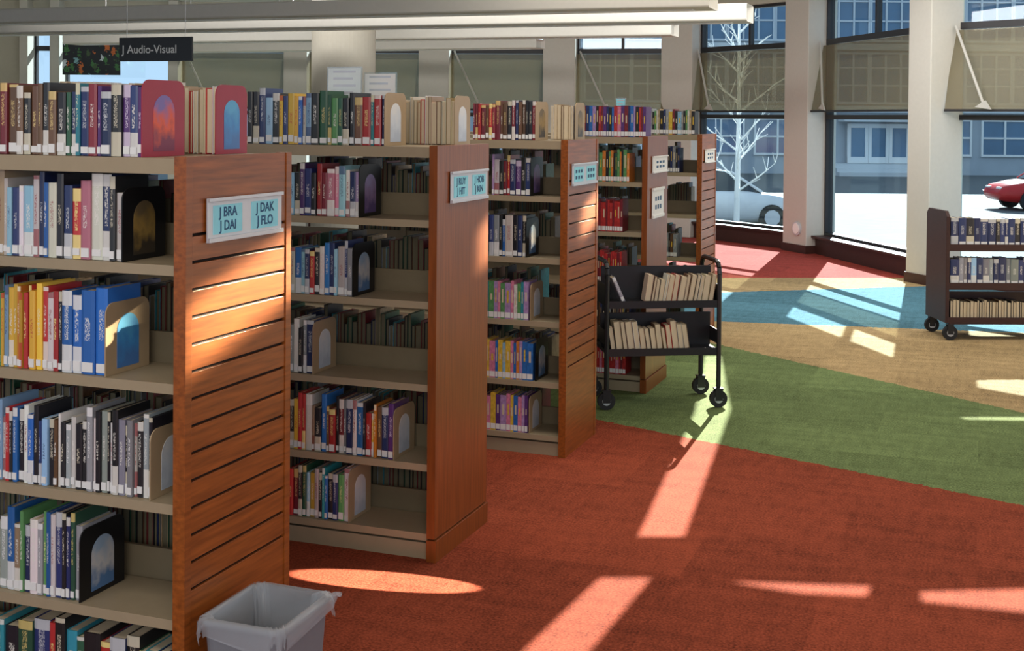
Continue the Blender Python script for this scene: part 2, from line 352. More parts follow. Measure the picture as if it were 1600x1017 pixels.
for Y,(px,py),pl,r,lab in ((9.6,(1115,1),-100,.065,'nearest pale slat light along the top of the picture'),
        (10.9,(1172,21),-100,.075,'longest pale slat light, ending beside the upper window'),
        (12.97,(1055,46),113,.07,'pale slat light passing behind the round column'),
        (15.0,(845,69),250,.055,'farthest pale slat light, nearest the windows')):
    x,z=pend_px(px,py,Y); xl=on_y(pl,py,Y).x
    pendant(Y,z,xl,x,r,lab)

# ------------------------------------------------------------------ bookcases
X0=-1.872; W=.52; TOP=1.53; LV=[1.258,.957,.65,.355,.097]; YS=[2.722,4.30,5.86,7.43,8.99]; LEN=1.9; PT=.033
def bookcase(y,slat,label):
    e=thing('bookcase',label,'bookcase',(X0,y,0),group='parallel ranges of wooden-ended bookcases')
    p=MB()
    if slat:
        p.box(-PT+.001,-.009,.029,W-.029,0,1.525,1)
        p.box(-.009,0,.028,W-.028,0,.43)
        z=.43
        for k in range(14):
            z1=z+.0694; p.box(-.009,0,.028,W-.028,z+.008,z1 if k<13 else 1.535); z=z1
        p.box(-PT,.003,0,.028,0,1.535); p.box(-PT,.003,W-.028,W,0,1.535)
    else:
        p.box(-PT,0,0,W,.085,1.535); p.box(-PT,.006,-.002,W+.002,0,.08); p.box(-PT+.001,-.004,.01,W-.01,.08,.085,1)
    p.build('end_panel',[M['wood'] if slat else M['wood2'],M['groove']],e,bevel=.0006)
    MB().box(-LEN,-PT-.001,.012,W-.012,TOP-.026,TOP).box(-LEN,-PT-.001,.006,.012,TOP-.04,TOP).box(-LEN,-PT-.001,W-.012,W-.006,TOP-.04,TOP).build('top_board',M['metal'],e)
    for z in LV:
        for s in (0,1):
            a,b=(.016,W/2-.015) if s==0 else (W/2+.015,W-.016)
            q=MB(); a2,b2=(a+.006,b) if s==0 else (a,b-.006)
            q.box(-LEN,-PT-.002,a2,b2,z-.012,z)
            yl=a if s==0 else b-.006
            q.box(-LEN,-PT-.002,yl,yl+.006,z-.026,z+.0005); q.build('shelf',M['metal'],e)
        MB().box(-LEN,-PT-.002,W/2-.006,W/2+.006,z-.01,z+.085).build('back_stop',M['metal_d'],e)
    for x in (-.06,-.98,-1.88): MB().box(x-.015,x+.015,W/2-.014,W/2-.0065,.05,1.487).box(x-.015,x+.015,W/2+.0065,W/2+.014,.05,1.487).build('upright',M['metal_d'],e)
    MB().box(-LEN,-PT-.002,.026,W-.026,0,.06).build('base',M['metal'],e)
    return e
CASES=['nearest','second','third','fourth','farthest']
bookcase(YS[0],True,'nearest bookcase, slatted cherry wood end panel beside the grey bin')
bookcase(YS[1],False,'second bookcase, smooth cherry wood end panel with long white-and-cyan sign')
bookcase(YS[2],True,'third bookcase from the front, slatted wood end panel')
bookcase(YS[3],False,'fourth bookcase, smooth end panel behind the black cart')
bookcase(YS[4],True,'farthest bookcase, slatted end panel near the windows')

# ------------------------------------------------------------------ books
ORD='first second third fourth fifth sixth seventh eighth ninth tenth eleventh twelfth thirteenth fourteenth fifteenth sixteenth seventeenth eighteenth nineteenth twentieth'.split()
TENS={20:'twenty',30:'thirty'}
def ordw(n):
    if n<=20: return ORD[n-1]
    if n==30: return 'thirtieth'
    return TENS[n//10*10]+'-'+ORD[n%10-1]
def book(pos,rz,lean,t,h,dp,key,label,group,lab=True):
    e=thing('book',label,'book',pos,rz,group); e.rotation_euler=(0,lean,rz)
    b=min(.0022,t*.18); a=t/2
    pr=[(-a,dp),(-a,.0035),(-a*.55,.0006),(a*.55,.0006),(a,.0035),(a,dp),(a-b,dp),(a-b,.006),(-a+b,.006),(-a+b,dp)]
    c=MB().prism(pr,'z',0,h).build('cover',M['cover'],e)
    base=COL[key][0]; j=R_.uniform(.7,1.35); c.color=(min(1,base[0]*j),min(1,base[1]*j*R_.uniform(.9,1.1)),min(1,base[2]*j*R_.uniform(.9,1.1)),1)
    ac=ACC[key] if R_.random()<.7 else (.8,.78,.72); c['accent']=[float(x) for x in ac]
    MB().box(-a+b+.0001,a-b-.0001,.0065,dp-.004,.003,h-.003).build('page_block',M['paper'],e)
    z0=.006 if R_.random()<.8 else .010
    if lab and R_.random()<.93: MB().box(-a*.80,a*.80,-.0006,.003,z0,z0+R_.uniform(.016,.026)).build('spine_label',M['label'],e)
def row(seq,xl,xr,yf,z,h,dp,where,anchor,group,face=1,frame=None,lean=0,lab=True,first=1):
    n=len(seq); ws=[(2.0 if ch.isupper() else 1)*R_.uniform(.55,1.5) for ch in seq]; S=sum(ws); span=xr-xl
    fo,fa=frame if frame else (Vector((0,0,0)),0.0)
    ca,sa=math.cos(fa),math.sin(fa)
    x=xr; avg=span/n
    hh=h[0]
    for k in range(n):
        ch=seq[n-1-k].lower(); t=span*ws[n-1-k]/S
        if R_.random()<.8 or k==0: hh=R_.uniform(h[0]-.008,h[1]+.006)
        ln=lean*R_.uniform(.85,1.15) if lean else 0
        tt=t-.0008
        if lean: tt=t*.88
        d=dp*R_.uniform(.92,1.0); yo=yf+(R_.uniform(0,.010))
        xc=x-t/2
        ly=yo if face==1 else yo+d
        zz=z+.0012+abs(math.sin(ln))*tt/2
        pos=(fo.x+ca*xc-sa*ly, fo.y+sa*xc+ca*ly, zz)
        sz='thin ' if t<avg*.72 else ('thick ' if t>avg*1.35 else '')
        what='book' if face==1 else 'book with pages facing out'
        lb='%s%s %s, %s left of %s, %s'%(sz,COL[ch][1],what,ordw(k+first),anchor,where)
        book(pos,fa+(0 if face==1 else math.pi),ln*(1 if face==1 else -1),tt,hh,d,ch,lb,group,lab and face==1)
        x-=t
ST=MB()
def srow(xl,xr,yf,z,seq,h,face=1,t=.02,lab=True,frame=None,d=.13,pg=0):
    x=xl; i=0; mx=None
    if frame: mx=Matrix.Translation(frame[0])@Matrix.Rotation(frame[1],4,'Z')
    while x<xr-.01:
        w=t*R_.uniform(.6,1.4); hh=R_.uniform(*h); k=SLOT.index(seq[i%len(seq)]); i+=1
        if x+w>xr: break
        a,b=x+.0004,x+w-.0004
        ST.box(a,a+.002,yf,yf+d,z,z+hh,k,mx); ST.box(b-.002,b,yf,yf+d,z,z+hh,k,mx)
        ys=yf if face==1 else yf+d-.004
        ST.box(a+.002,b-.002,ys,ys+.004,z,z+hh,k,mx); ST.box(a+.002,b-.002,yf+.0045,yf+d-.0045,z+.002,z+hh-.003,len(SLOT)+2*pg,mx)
        if face==1 and lab: ST.box(a+.001,b-.001,yf-.0006,yf,z+.006,z+.032,len(SLOT)+1,mx)
        if face==1 and w>.012:                                   # pale title patch on the spine
            q=len(SLOT) if i%3 else SLOT.index('y')
            ST.box(a+w*.32,b-w*.32,yf-.0005,yf,z+hh*R_.uniform(.42,.5),z+hh*R_.uniform(.62,.88),q,mx)
        x+=w
def bookend(x,y,z,dp,h,mat,pic,label):
    e=thing('bookend',label,'bookend',(x,y,z+.0006)); r=.03
    pl=[(0,0),(dp,0),(dp,h-r)]+[(dp-r+r*math.cos(a),h-r+r*math.sin(a)) for a in [i*math.pi/10 for i in range(1,6)]]+[(r+r*math.cos(a),h-r+r*math.sin(a)) for a in [math.pi/2+i*math.pi/10 for i in range(0,6)]]
    MB().prism(pl,'x',0,.0035).build('plate',mat,e)
    MB().box(-.07,0,.02,dp-.02,-.0004,.0004).build('foot_plate',mat,e)
    c=dp/2; w=dp*.25; ph=h*.62
    ar=[(c-w,.014),(c+w,.014)]+[(c+w*math.cos(a),ph-w*.2+w*math.sin(a)) for a in [i*math.pi/12 for i in range(13)]]
    MB().prism(ar,'x',.0035,.0043).build('picture',PIC[pic],e)
ROWS=[
 (0,-1,'hmhhkhhkhkdncnmpnkpnp',-12,221,(.172,.186),'the front red bookend',(222,'red_be','sunset',.20,'magenta-red bookend with orange arched picture, front of nearest bookcase top')),
 (0,0,'twlnwlwnbwknriwnkw',-12,190,(.185,.225),'the gold-and-black bookend',(192,'black_be','gold',.19,'black bookend with gold arched picture, second row down on nearest bookcase')),
 (0,1,'gylyyoyrryyrwrkBBBB',-12,164,(.20,.225),'the beige bookend',(166,'beige_be','blue',.19,'beige bookend with blue arched picture beside the blue volumes')),
 (0,2,'rlwrkbkwbknlkhwkewkkewkekwkekewkek',-12,234,(.175,.215),'the beige bookend',(236,'beige_be','pale',.18,'beige bookend ending the longest row on the nearest bookcase')),
 (0,3,'webtgnwegbwnknde',-12,124,(.185,.225),'the black bookend',(126,'black_be','bright',.19,'black bookend with bright figure picture, low on nearest bookcase')),
 (0,4,'ckdnrkcdkrnkdcn',-12,258,(.16,.20),'the wooden end panel',None),
 (1,-1,'kknlkynyybwlkddgdkkhrcrn',385,600,(.185,.21),'the front beige bookend',(603,'beige_be','pale',.20,'beige bookend at the front of the second bookcase top')),
 (1,0,'lkpnkrmiilwnv',452,560,(.165,.20),'the black bookend',(562,'black_be','violet',.20,'black bookend with violet picture, uppermost shelf of second bookcase')),
 (1,1,'wblnrkwbnlwne',452,550,(.17,.205),'the black bookend',(552,'black_be','bright',.20,'black bookend with bright picture, second shelf of second bookcase')),
 (1,2,'ewken',448,488,(.18,.205),'the beige bookend',(490,'beige_be','pale',.20,'beige bookend with pale arch beside the shortest row, second bookcase')),
 (1,3,'kyrrwtkbhrkmenwbkryohnp',450,614,(.17,.215),'the beige bookend',(616,'beige_be','pale',.19,'beige bookend on the fourth shelf of second bookcase')),
 (1,4,'rmkdlywkcbkngw',450,544,(.165,.205),'the beige bookend',(546,'beige_be','pale',.20,'beige bookend on the lowest shelf of second bookcase')),
 (2,-1,'mmrmhrmmhhkmnhhkkm',738,836,(.175,.19),'the front beige bookend',(838,'beige_be','gold',.19,'beige bookend with dark gold picture, front of third bookcase top')),
 (2,0,'vwkmrnpkn',767,828,(.175,.20),'the black bookend',(829,'black_be','violet',.19,'black bookend on uppermost shelf of third bookcase')),
 (2,1,'nekbwknk',763,821,(.175,.20),'the black bookend',(823,'black_be','bright',.19,'black bookend on second shelf of third bookcase')),
 (2,2,'cgvigviwgcv',755,828,(.17,.19),None,(829,'beige_be','pale',.18,'beige bookend after the pastel books, third bookcase')),
 (2,3,'byibylyibovb',752,836,(.175,.195),None,(838,'black_be','bright',.20,'black bookend on the fourth shelf of third bookcase')),
 (2,4,'piypviybiv',752,826,(.165,.185),None,(828,'beige_be','pale',.18,'beige bookend on lowest shelf of third bookcase')),
]
SHN={-1:'top',0:'first shelf',1:'second shelf',2:'third shelf',3:'fourth shelf',4:'lowest shelf'}
for ci,lv,seq,pl,prr,h,anc,be in ROWS:
    y=YS[ci]; z=TOP if lv<0 else LV[lv]; yf=y+.028
    xl=row_x(pl,yf,z); xr=row_x(prr,yf,z)
    if lv==4 and ci==0: xr=min(xr,X0-.045)
    where='%s of %s bookcase'%(SHN[lv],CASES[ci])
    if anc: row(seq,xl,xr,yf,z,h,.145,where,anc,'books on the %s of the %s bookcase'%(SHN[lv],CASES[ci]))
    else: srow(xl,xr,yf,z+.001,seq,h,t=(xr-xl)/len(seq)*.97)
    if be:
        px,mt,pic,bh,lb=be
        bookend(xr+.0015,yf-.004,z,.185,bh,M[mt],pic,lb)
for ci,seq,pl,prr,bpx,mt,pic,lb in ((0,'trwtqrw',284,338,340,'red_be','blue','magenta-red bookend with blue picture, rear of nearest bookcase top'),
        (1,'twqtrwtqhwtq',632,710,712,'beige_be','pale','beige bookend at the rear of the second bookcase top')):
    y=YS[ci]; yb=y+.345; xr=row_x(prr,yb,TOP)
    row(seq,row_x(pl,yb,TOP),xr,yb,TOP,(.175,.19),.14,'%s bookcase'%CASES[ci],'rear '+('red' if ci==0 else 'beige')+' bookend','rear books on top of the %s bookcase'%CASES[ci],face=-1)
    bookend(xr+.0015,yb-.01,TOP,.16,.195,M[mt],pic,lb)
y=YS[2]; yb=y+.345
bookend(row_x(899,yb,TOP),yb-.01,TOP,.16,.19,M['beige_be'],'gold','beige bookend at the rear of the third bookcase top')
# the rest of the books, small or far: one stuff object
srow(row_x(85,YS[0]+.35,TOP),row_x(282,YS[0]+.35,TOP),YS[0]+.35,TOP+.001,'wqtwlq',(.185,.205),-1)
srow(row_x(500,YS[1]+.35,TOP),row_x(628,YS[1]+.35,TOP),YS[1]+.35,TOP+.001,'wqtwlq',(.165,.18),-1)
srow(row_x(860,YS[2]+.345,TOP),row_x(898,YS[2]+.345,TOP),YS[2]+.345,TOP+.001,'wqthqt',(.17,.18),-1)
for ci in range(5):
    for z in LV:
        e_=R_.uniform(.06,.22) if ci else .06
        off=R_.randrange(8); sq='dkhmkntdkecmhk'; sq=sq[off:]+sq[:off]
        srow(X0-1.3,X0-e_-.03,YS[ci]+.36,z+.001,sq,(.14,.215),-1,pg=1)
srow(row_x(905,YS[3]+.028,TOP),row_x(1012,YS[3]+.028,TOP),YS[3]+.028,TOP+.001,'ipmnbvkrmpnkbr',(.175,.19),t=.017)
for lv,a,b,sq in ((0,930,984,'kdgokgo'),(1,930,976,'rmr'),(2,930,972,'rmrr'),(3,930,990,'khnkme'),(4,930,978,'rrirmr')):
    srow(row_x(a,YS[3]+.028,LV[lv]),row_x(b,YS[3]+.028,LV[lv]),YS[3]+.028,LV[lv]+.001,sq,(.17,.20),t=.016)
srow(row_x(1015,YS[4]+.028,TOP),row_x(1088,YS[4]+.028,TOP),YS[4]+.028,TOP+.001,'ekgwtkneymkl',(.16,.185))
for lv,a,b,sq in ((0,1040,1062,'ekn'),(2,1040,1060,'ekh'),(3,1040,1070,'kwn')):
    srow(row_x(a,YS[4]+.028,LV[lv]),row_x(b,YS[4]+.028,LV[lv]),YS[4]+.028,LV[lv]+.001,sq,(.16,.19))

# ------------------------------------------------------------------ signs
def shelf_sign(pa,pb,cards,label,frame='silver',marks=True):
    a=on_x(pa[0],pa[1],X0+.004); b=on_x(pb[0],pb[1],X0+.004)
    y0,z0,y1,z1=a.y,a.z,b.y,b.z; w=y1-y0; h=z1-z0
    e=thing('shelf_sign',label,'sign',(X0+.004,y0,z0))
    MB().box(0,.005,0,w,0,h).box(.005,.012,0,w,0,h*.1).box(.005,.012,0,w,h*.92,h).build('holder',M[frame],e,bevel=.001)
    n=len(cards)
    for k,lines in enumerate(cards):
        cx=w*(k+.5)/n; cw=w/n*.74; chh=h*.66; c0=h*.5
        MB().box(.005,.0065,cx-cw/2,cx+cw/2,c0-chh/2,c0+chh/2).build('card',M['card'] if frame=='silver' else M['white'],e)
        if lines:
            for j,s in enumerate(lines): text_obj(s,chh*.47,M['ink'],e,face_x(.0067,cx,c0+chh*(.24-.47*j)),bold=.0007)
        elif marks:
            q=MB()
            for r in range(2):
                for j in range(3): q.box(.0065,.0070,cx-cw*.38+j*cw*.28,cx-cw*.20+j*cw*.28,c0+chh*(.10-.42*r),c0+chh*(.32-.42*r))
            q.build('print_marks',M['ink'],e)
shelf_sign((322,380),(438,299),[('J BRA','J DAI'),('J DAK','J FLO')],'wide sign reading J BRA, J DAI, J DAK and J FLO')
shelf_sign((703,318),(760,263),[('J RUY','J HIT'),('J HOB','J KIN')],'silver sign with two cyan cards on the smooth second end panel')
shelf_sign((893,291),(931,252),[None,None],'small silver sign with cyan cards on the third end panel')
shelf_sign((1019,271),(1042,242),[None],'small white sign high on the fourth end panel','white')
shelf_sign((1018,342),(1036,291),[None],'white notice below the sign on the fourth end panel','white')
shelf_sign((1101,255),(1116,232),[None],'tiny pale sign on the farthest end panel','white')
Yh=9.0; a=on_y(186,96,Yh); b=on_y(300,57,Yh)
e=thing('hanging_sign','black hanging sign reading J Audio-Visual','sign',(a.x,Yh,a.z)); w=b.x-a.x; h=b.z-a.z
MB().box(0,w,0,.02,0,h).build('panel',M['black'],e,bevel=.002)
text_obj('J Audio-Visual',h*.48,M['white'],e,face_my(w*.42,-.0008,h*.48),bold=.001)
for x in (w*.1,w*.9): MB().tube((x,.01,h),(x,.01,CZ-a.z-.002),.003,6).build('hanger_wire',M['chrome'],e)
def stand(pa,pb,Y,label,mat):
    a=on_y(pa[0],pa[1],Y); b=on_y(pb[0],pb[1],Y); w=b.x-a.x; top=b.z
    e=thing('sign_holder',label,'sign holder',(a.x,Y,TOP+.0005)); h=top-TOP
    MB().box(0,w,0,.003,0,h).box(0,w,-.01,.05,0,.003).build('acrylic_stand',M['acrylic'],e)
    MB().box(.006,w-.006,-.0012,0,h*.15,h-.006).build('paper',mat,e)
    q=MB()
    for r in range(5): q.box(w*.18,w*(.82-.08*(r%2)),-.0018,-.0012,h*(.92-.09*r),h*(.95-.09*r))
    q.build('print_marks',M['silver'],e)
stand((511,150),(566,104),YS[1]+.195,'clear sign holder with printed sheet on second bookcase, left of white sheet',M['sunpaper'])
stand((568,150),(620,113),YS[1]+.27,'plain white sheet in holder on the second bookcase top',M['white'])
stand((962,160),(978,153),YS[3]+.26,'tiny blue sign standing on the fourth bookcase top',M['card'])

# ------------------------------------------------------------------ wastebasket
BH=.38
cA=on_z(306,966,BH); cB=on_z(402,907,BH); cC=on_z(524,924,BH)
hx=(cC.x-cB.x)/2; hy=(cB.y-cA.y)/2
bx=max((cC.x+cB.x)/2, X0+hx+.016)
bC=Vector((bx,(cA.y+cB.y)/2,0))
e=thing('trash_bin','grey plastic wastebasket beside the nearest bookcase','trash bin',bC)
def rr_ring(dx,dy,r,z): return [(x,y,z) for x,y in rrect(hx+dx,hy+dy,r)]
B0=BH-.007
MB().rings([rr_ring(-.030,-.032,.03,.0),rr_ring(-.026,-.028,.03,.012),rr_ring(-.004,-.005,.035,B0),rr_ring(-.007,-.008,.034,B0),rr_ring(-.032,-.034,.03,.015)]).build('body',M['bin'],e,smooth=False,bevel=.001)
MB().rings([rr_ring(-.004,-.005,.035,B0-.006),rr_ring(.002,.002,.038,B0-.006),rr_ring(.003,.003,.039,B0-.001),rr_ring(.002,.002,.038,B0+.004),rr_ring(-.006,-.007,.034,B0+.004),rr_ring(-.006,-.007,.034,B0-.006)],cap=False).build('rim',M['bin'],e)
l=thing('bin_liner','crumpled clear plastic bag lining the grey wastebasket','bin liner',bC)
rs=[]; rn=random.Random(5)
for dx,dy,z,j in ((.008,.008,BH-.045,.007),(.009,.009,BH-.032,.006),(.008,.008,BH-.014,.003),(.005,.005,BH-.001,.002),(-.010,-.011,BH+.001,.004),(-.018,-.020,BH-.012,.010),(-.024,-.027,BH-.05,.014),(-.030,-.033,BH-.09,.015),(-.034,-.038,.21,.013),(-.037,-.04,.12,.008),(-.045,-.05,.05,.005)):
    base=rrect(hx+dx,hy+dy,.035,14); row_=[]
    for q_,(x,y) in enumerate(base):
        w_=1+rn.uniform(-j,j)*5
        row_.append((x*w_,y*w_,z+(.016*math.sin(q_*.8)+.010*math.sin(q_*2.3+1) if z<BH-.03 and dx>0 else 0)+rn.uniform(-j,j)))
    rs.append(row_)
MB().rings(rs[0:],cap=False).build('bag',M['bag'],l,smooth=True,recalc=False)
tw=MB(); tw.rings([[(hx-.006+.012*math.cos(a)*s+o_,hy-.008+.012*math.sin(a)*s+o_*.6,BH-.01+zz) for a in [i*math.pi/4 for i in range(8)]] for s,o_,zz in ((1.4,0,-.01),(1,.008,.006),(1.2,.014,.008),(.6,.019,.0))]); tw.build('knot',M['bag'],l,smooth=True)
pp=MB().add([(-.05,-.04,.14),(.02,-.06,.16),(.03,.02,.13),(-.04,.03,.17),(-.01,-.01,.19)],[(0,1,4),(1,2,4),(2,3,4),(3,0,4),(0,1,2,3)]).build('paper_scrap',M['white']); pp.location=bC
tag(pp,'crumpled white paper inside the wastebasket','paper')

# ------------------------------------------------------------------ book carts
def caster(par,x,y,r=.05):
    c=MB().box(x-.025,x+.025,y-.022,y+.022,r*2+.004,r*2+.012).box(x-.022,x+.022,y-.022,y-.018,r*.8,r*2+.006).box(x-.022,x+.022,y+.018,y+.022,r*.8,r*2+.006).tube((x,y,r*2+.01),(x,y,r*2+.03),.012).build('caster',M['black'],par)
    MB().tube((x,y-.015,r),(x,y+.015,r),r,20).build('wheel',M['rubber'],c)
    MB().tube((x,y-.0165,r),(x,y+.0165,r),r*.5,14).build('hub',M['silver'],c)
w1=on_z(947,640); w2=on_z(1122,636)
ang=math.atan2(w2.y-w1.y,w2.x-w1.x); CL=(w2-w1).length; CD=.36
ctr=(w1+w2)/2+Vector((-math.sin(ang),math.cos(ang),0))*CD/2
cart=thing('book_cart','black metal book cart at the end of the fourth bookcase','book cart',ctr,ang)
hl=CL/2
for s in (-1,1):
    x=s*hl; q=MB()
    pts_=[(x,-CD/2,.12),(x,-CD/2,.76)]+[(x,-CD/2+.06-.06*math.cos(a),.76+.07*math.sin(a)) for a in (.5,1.0,1.57)]+[(x,CD/2-.06+.06*math.cos(a),.76+.07*math.sin(a)) for a in (1.57,1.0,.5)]+[(x,CD/2,.76),(x,CD/2,.12)]
    q.path(pts_,.014,8); q.box(x-.004,x+.004,-CD/2,CD/2,.36,.44); q.box(x-.004,x+.004,-CD/2,CD/2,.58,.70); q.build('end_frame',M['black'],cart)
for z in (.33,.60):
    q=MB().box(-hl,hl,-CD/2,CD/2,z-.02,z).box(-hl,hl,-CD/2-.004,-CD/2,z-.03,z+.012).box(-hl,hl,CD/2,CD/2+.004,z-.03,z+.012); q.build('cart_shelf',M['black'],cart)
    MB().box(-hl,hl,-.006,.006,z,z+.19).build('divider',M['black'],cart)
for sx in (-1,1):
    for sy in (-1,1): caster(cart,sx*hl,sy*CD/2)
fr=(ctr,ang)
row('qhkqwtrqhtkwqt',-hl+.22,hl-.03,-CD/2+.02,.60,(.125,.155),.10,'black cart','the upper-shelf right end','paperbacks on the upper shelf of the black cart',face=-1,frame=fr,lean=.16)
row('kqhqwtkqhtrqwt',-hl+.03,hl-.16,-CD/2+.02,.33,(.125,.155),.10,'black cart','the lower-shelf right end','paperbacks on the lower shelf of the black cart',face=-1,frame=fr,lean=-.14)
book((ctr.x+math.cos(ang)*(-hl+.10)-math.sin(ang)*(-CD/2+.02),ctr.y+math.sin(ang)*(-hl+.10)+math.cos(ang)*(-CD/2+.02),.606),ang,-.42,.02,.15,.10,'e','lone grey book leaning at the left of the black cart','paperbacks on the upper shelf of the black cart')

v1=on_z(1484,531); v2=on_z(1456,518)
ang2=math.atan2((v2-v1).y,(v2-v1).x)-math.pi/2; D2=.38; L2=.95
c2=v1+Vector((math.cos(ang2),math.sin(ang2),0))*(L2/2-.03)+Vector((-math.sin(ang2),math.cos(ang2),0))*(D2/2)
cart2=thing('book_cart','dark brown three-shelf book cart near the right windows','book cart',c2,ang2)
h2=L2/2
for s in (-1,1):
    x=s*h2
    ep=MB().prism([(-D2/2-.02,.13),(D2/2+.02,.13),(D2/2+.02,.93),(D2/2-.02,.97),(-D2/2+.02,.97),(-D2/2-.02,.93)],'x',x-.014,x+.014).build('end_panel',M['dkbrown'],cart2,bevel=.003)
for z in (.16,.42,.71):
    MB().box(-h2+.014,h2-.014,-D2/2-.012,D2/2+.012,z-.022,z).box(-h2+.014,h2-.014,-D2/2-.018,-D2/2-.012,z-.04,z+.012).build('cart_shelf',M['dkbrown'],cart2)
    MB().box(-h2+.014,h2-.014,-.008,.008,z,z+.18).build('divider',M['dkbrown'],cart2)
for sx in (-1,1):
    for sy in (-1,1): caster(cart2,sx*(h2-.03),sy*D2/2,.055)
fr2=(c2,ang2)
XV=h2-.33
row('nnknnnknnnkn',-h2+.03,XV,-D2/2+.0,.71,(.205,.21),.13,'brown cart','the picture edge, top shelf','books on the top shelf of the brown cart',frame=fr2)
row('neenlneenneenn',-h2+.03,XV,-D2/2+.0,.42,(.19,.195),.13,'brown cart','the picture edge, middle shelf','books on the middle shelf of the brown cart',frame=fr2)
srow(-h2+.03,XV,-D2/2+.0,.161,'kqkktkhqkk',(.12,.14),-1,t=.022,frame=fr2)
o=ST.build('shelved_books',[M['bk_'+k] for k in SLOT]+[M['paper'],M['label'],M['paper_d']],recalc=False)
tag(o,'remaining small and far books on the bookcases and brown cart','books'); o['kind']='stuff'

# ------------------------------------------------------------------ window mural at far left
mp_=far(142,18.3); mw=.82
tag(MB().box(-mw/2,mw/2,0,.03,0,.9).build('window_mural',muralmat()),'dark panel of colourful flowers in the far left window','wall art')
o=C.objects['window_mural']; o.location=(mp_.x,mp_.y,2.2); o.rotation_euler=(0,0,math.radians(20.2))

# ------------------------------------------------------------------ outside
GZ=-.95
struct(MB().box(-60,60,16,120,GZ-.2,GZ).build('pavement',M['pave']))
cen=far(1300,62,GZ)
b=thing('building','blue-grey stone building with entrance doors across the street','building',cen,PSI)
wl=MB().box(-32,16,0,8,0,10); wl.build('wall',M['stone'],b)
for zz in (3.0,6.0,9.3): MB().box(-32,16,-.25,0,zz,zz+.3).build('ledge',M['steps'],b)
for r,(z0,z1) in enumerate(((.9,2.7),(3.4,5.9),(6.4,9.2))):
    step=2.75 if r==0 else 2.3
    for k in range(9 if r==0 else 11):
        x=-12+k*step
        if r==0 and k in (4,5): continue
        wn=MB(); nv=3 if r==0 else 4
        for i in range(nv): wn.box(x+i*2.2/(nv-1)-.045,x+i*2.2/(nv-1)+.045,-.12,.02,z0,z1)
        wn.box(x-.05,x+2.25,-.119,.02,z0,z0+.1).box(x-.05,x+2.25,-.119,.02,z1-.1,z1)
        for hz in ((.5,) if r==0 else (.36,.7)): wn.box(x-.05,x+2.25,-.1,.02,z0+(z1-z0)*hz-.04,z0+(z1-z0)*hz+.04)
        f_=wn.build('window',M['white'] if r==0 else M['mull'],b); MB().box(x,x+2.2,-.04,-.02,z0,z1).build('pane',M['bglass'],f_)
dx=(1370-1300)/f*62
for k in range(3):
    x=dx-1.5+k*1.0
    d_=MB().box(x,x+.16,-.35,-.2,.55,2.45).box(x+.84,x+.99,-.35,-.2,.55,2.45).box(x,x+.98,-.34,-.21,.55,.85).box(x,x+.98,-.34,-.21,2.25,2.45).build('door',M['white'],b)
    MB().box(x+.16,x+.84,-.29,-.27,.85,2.25).build('pane',M['bglass'],d_)
for k in range(3): MB().box(dx-2.4,dx+2.4,-2.4+k*.5,0,k*.18,(k+1)*.18).build('step',M['steps'],b)
MB().box(dx-1.9,dx+1.9,-1.2,0,2.55,2.8).build('canopy',M['steps'],b)

def car(name,label,mat,loc,rz):
    e=thing('car',label,'car',loc,rz)
    st=[(-2.25,.42,.60,.62),(-2.2,.30,.78,.78),(-1.6,.22,.90,.86),(-.9,.20,.93,.88),(0,.20,.93,.89),(.8,.20,.92,.88),(1.5,.22,.84,.85),(2.05,.28,.72,.76),(2.22,.40,.58,.60)]
    rs=[]
    for x,z0,z1,w in st:
        half=[(w*.86,z0),(w,z0+.12),(w,(z0+z1)/2+.05),(w*.95,z1-.06),(w*.82,z1)]
        rs.append([(x,y,z) for y,z in half]+[(x,-y,z) for y,z in half[::-1]])
    MB().rings(rs).build('body',mat,e,smooth=True)
    gs=[(-1.75,.88,.90,.70,.66),(-1.05,.90,1.36,.72,.56),(-.2,.90,1.43,.74,.57),(.45,.90,1.36,.74,.56),(1.15,.88,.92,.72,.66)]
    MB().rings([[(x,wb,zb),(x,wt,zt),(x,-wt,zt),(x,-wb,zb)] for x,zb,zt,wb,wt in gs]).build('cabin_glass',M['carglass'],e)
    MB().rings([[(x,wt+.015,zt-.04),(x,wt-.08,zt+.02),(x,-wt+.08,zt+.02),(x,-wt-.015,zt-.04)] for x,zb,zt,wb,wt in gs[1:4]]).build('roof',mat,e,smooth=False)
    for s in (-1,1):
        q=MB()
        for a,b_ in (((-1.75,.71*s,.90),(-1.05,.57*s,1.36)),((-.25,.745*s,.90),(-.2,.58*s,1.42)),((.45,.57*s,1.36),(1.15,.73*s,.90))): q.tube(a,b_,.035,6)
        q.build('pillar',mat,e)
        for x in (-1.38,1.35):
            wv=MB().tube((x,.72*s,.31),(x,.90*s,.31),.31,24).build('wheel',M['rubber'],e)
            MB().tube((x,.72*s,.31),(x,.912*s,.31),.19,10).build('hubcap',M['silver'],wv)
        MB().box(2.02,2.16,.42*s-.16,.42*s+.16,.56,.68).build('headlight',M['white'],e)
        MB().box(-2.24,-2.12,.5*s-.14,.5*s+.14,.64,.78).build('tail_light',M['carred'],e)
    return e
sp=far(1222-118,30.5,GZ); car('car','silver sedan parked outside the window beside the bare tree',M['carsilver'],sp,PSI+math.radians(6))
rp=far(1666,38,GZ); car('car','red car outside the window at the far right',M['carred'],rp,PSI+math.pi)
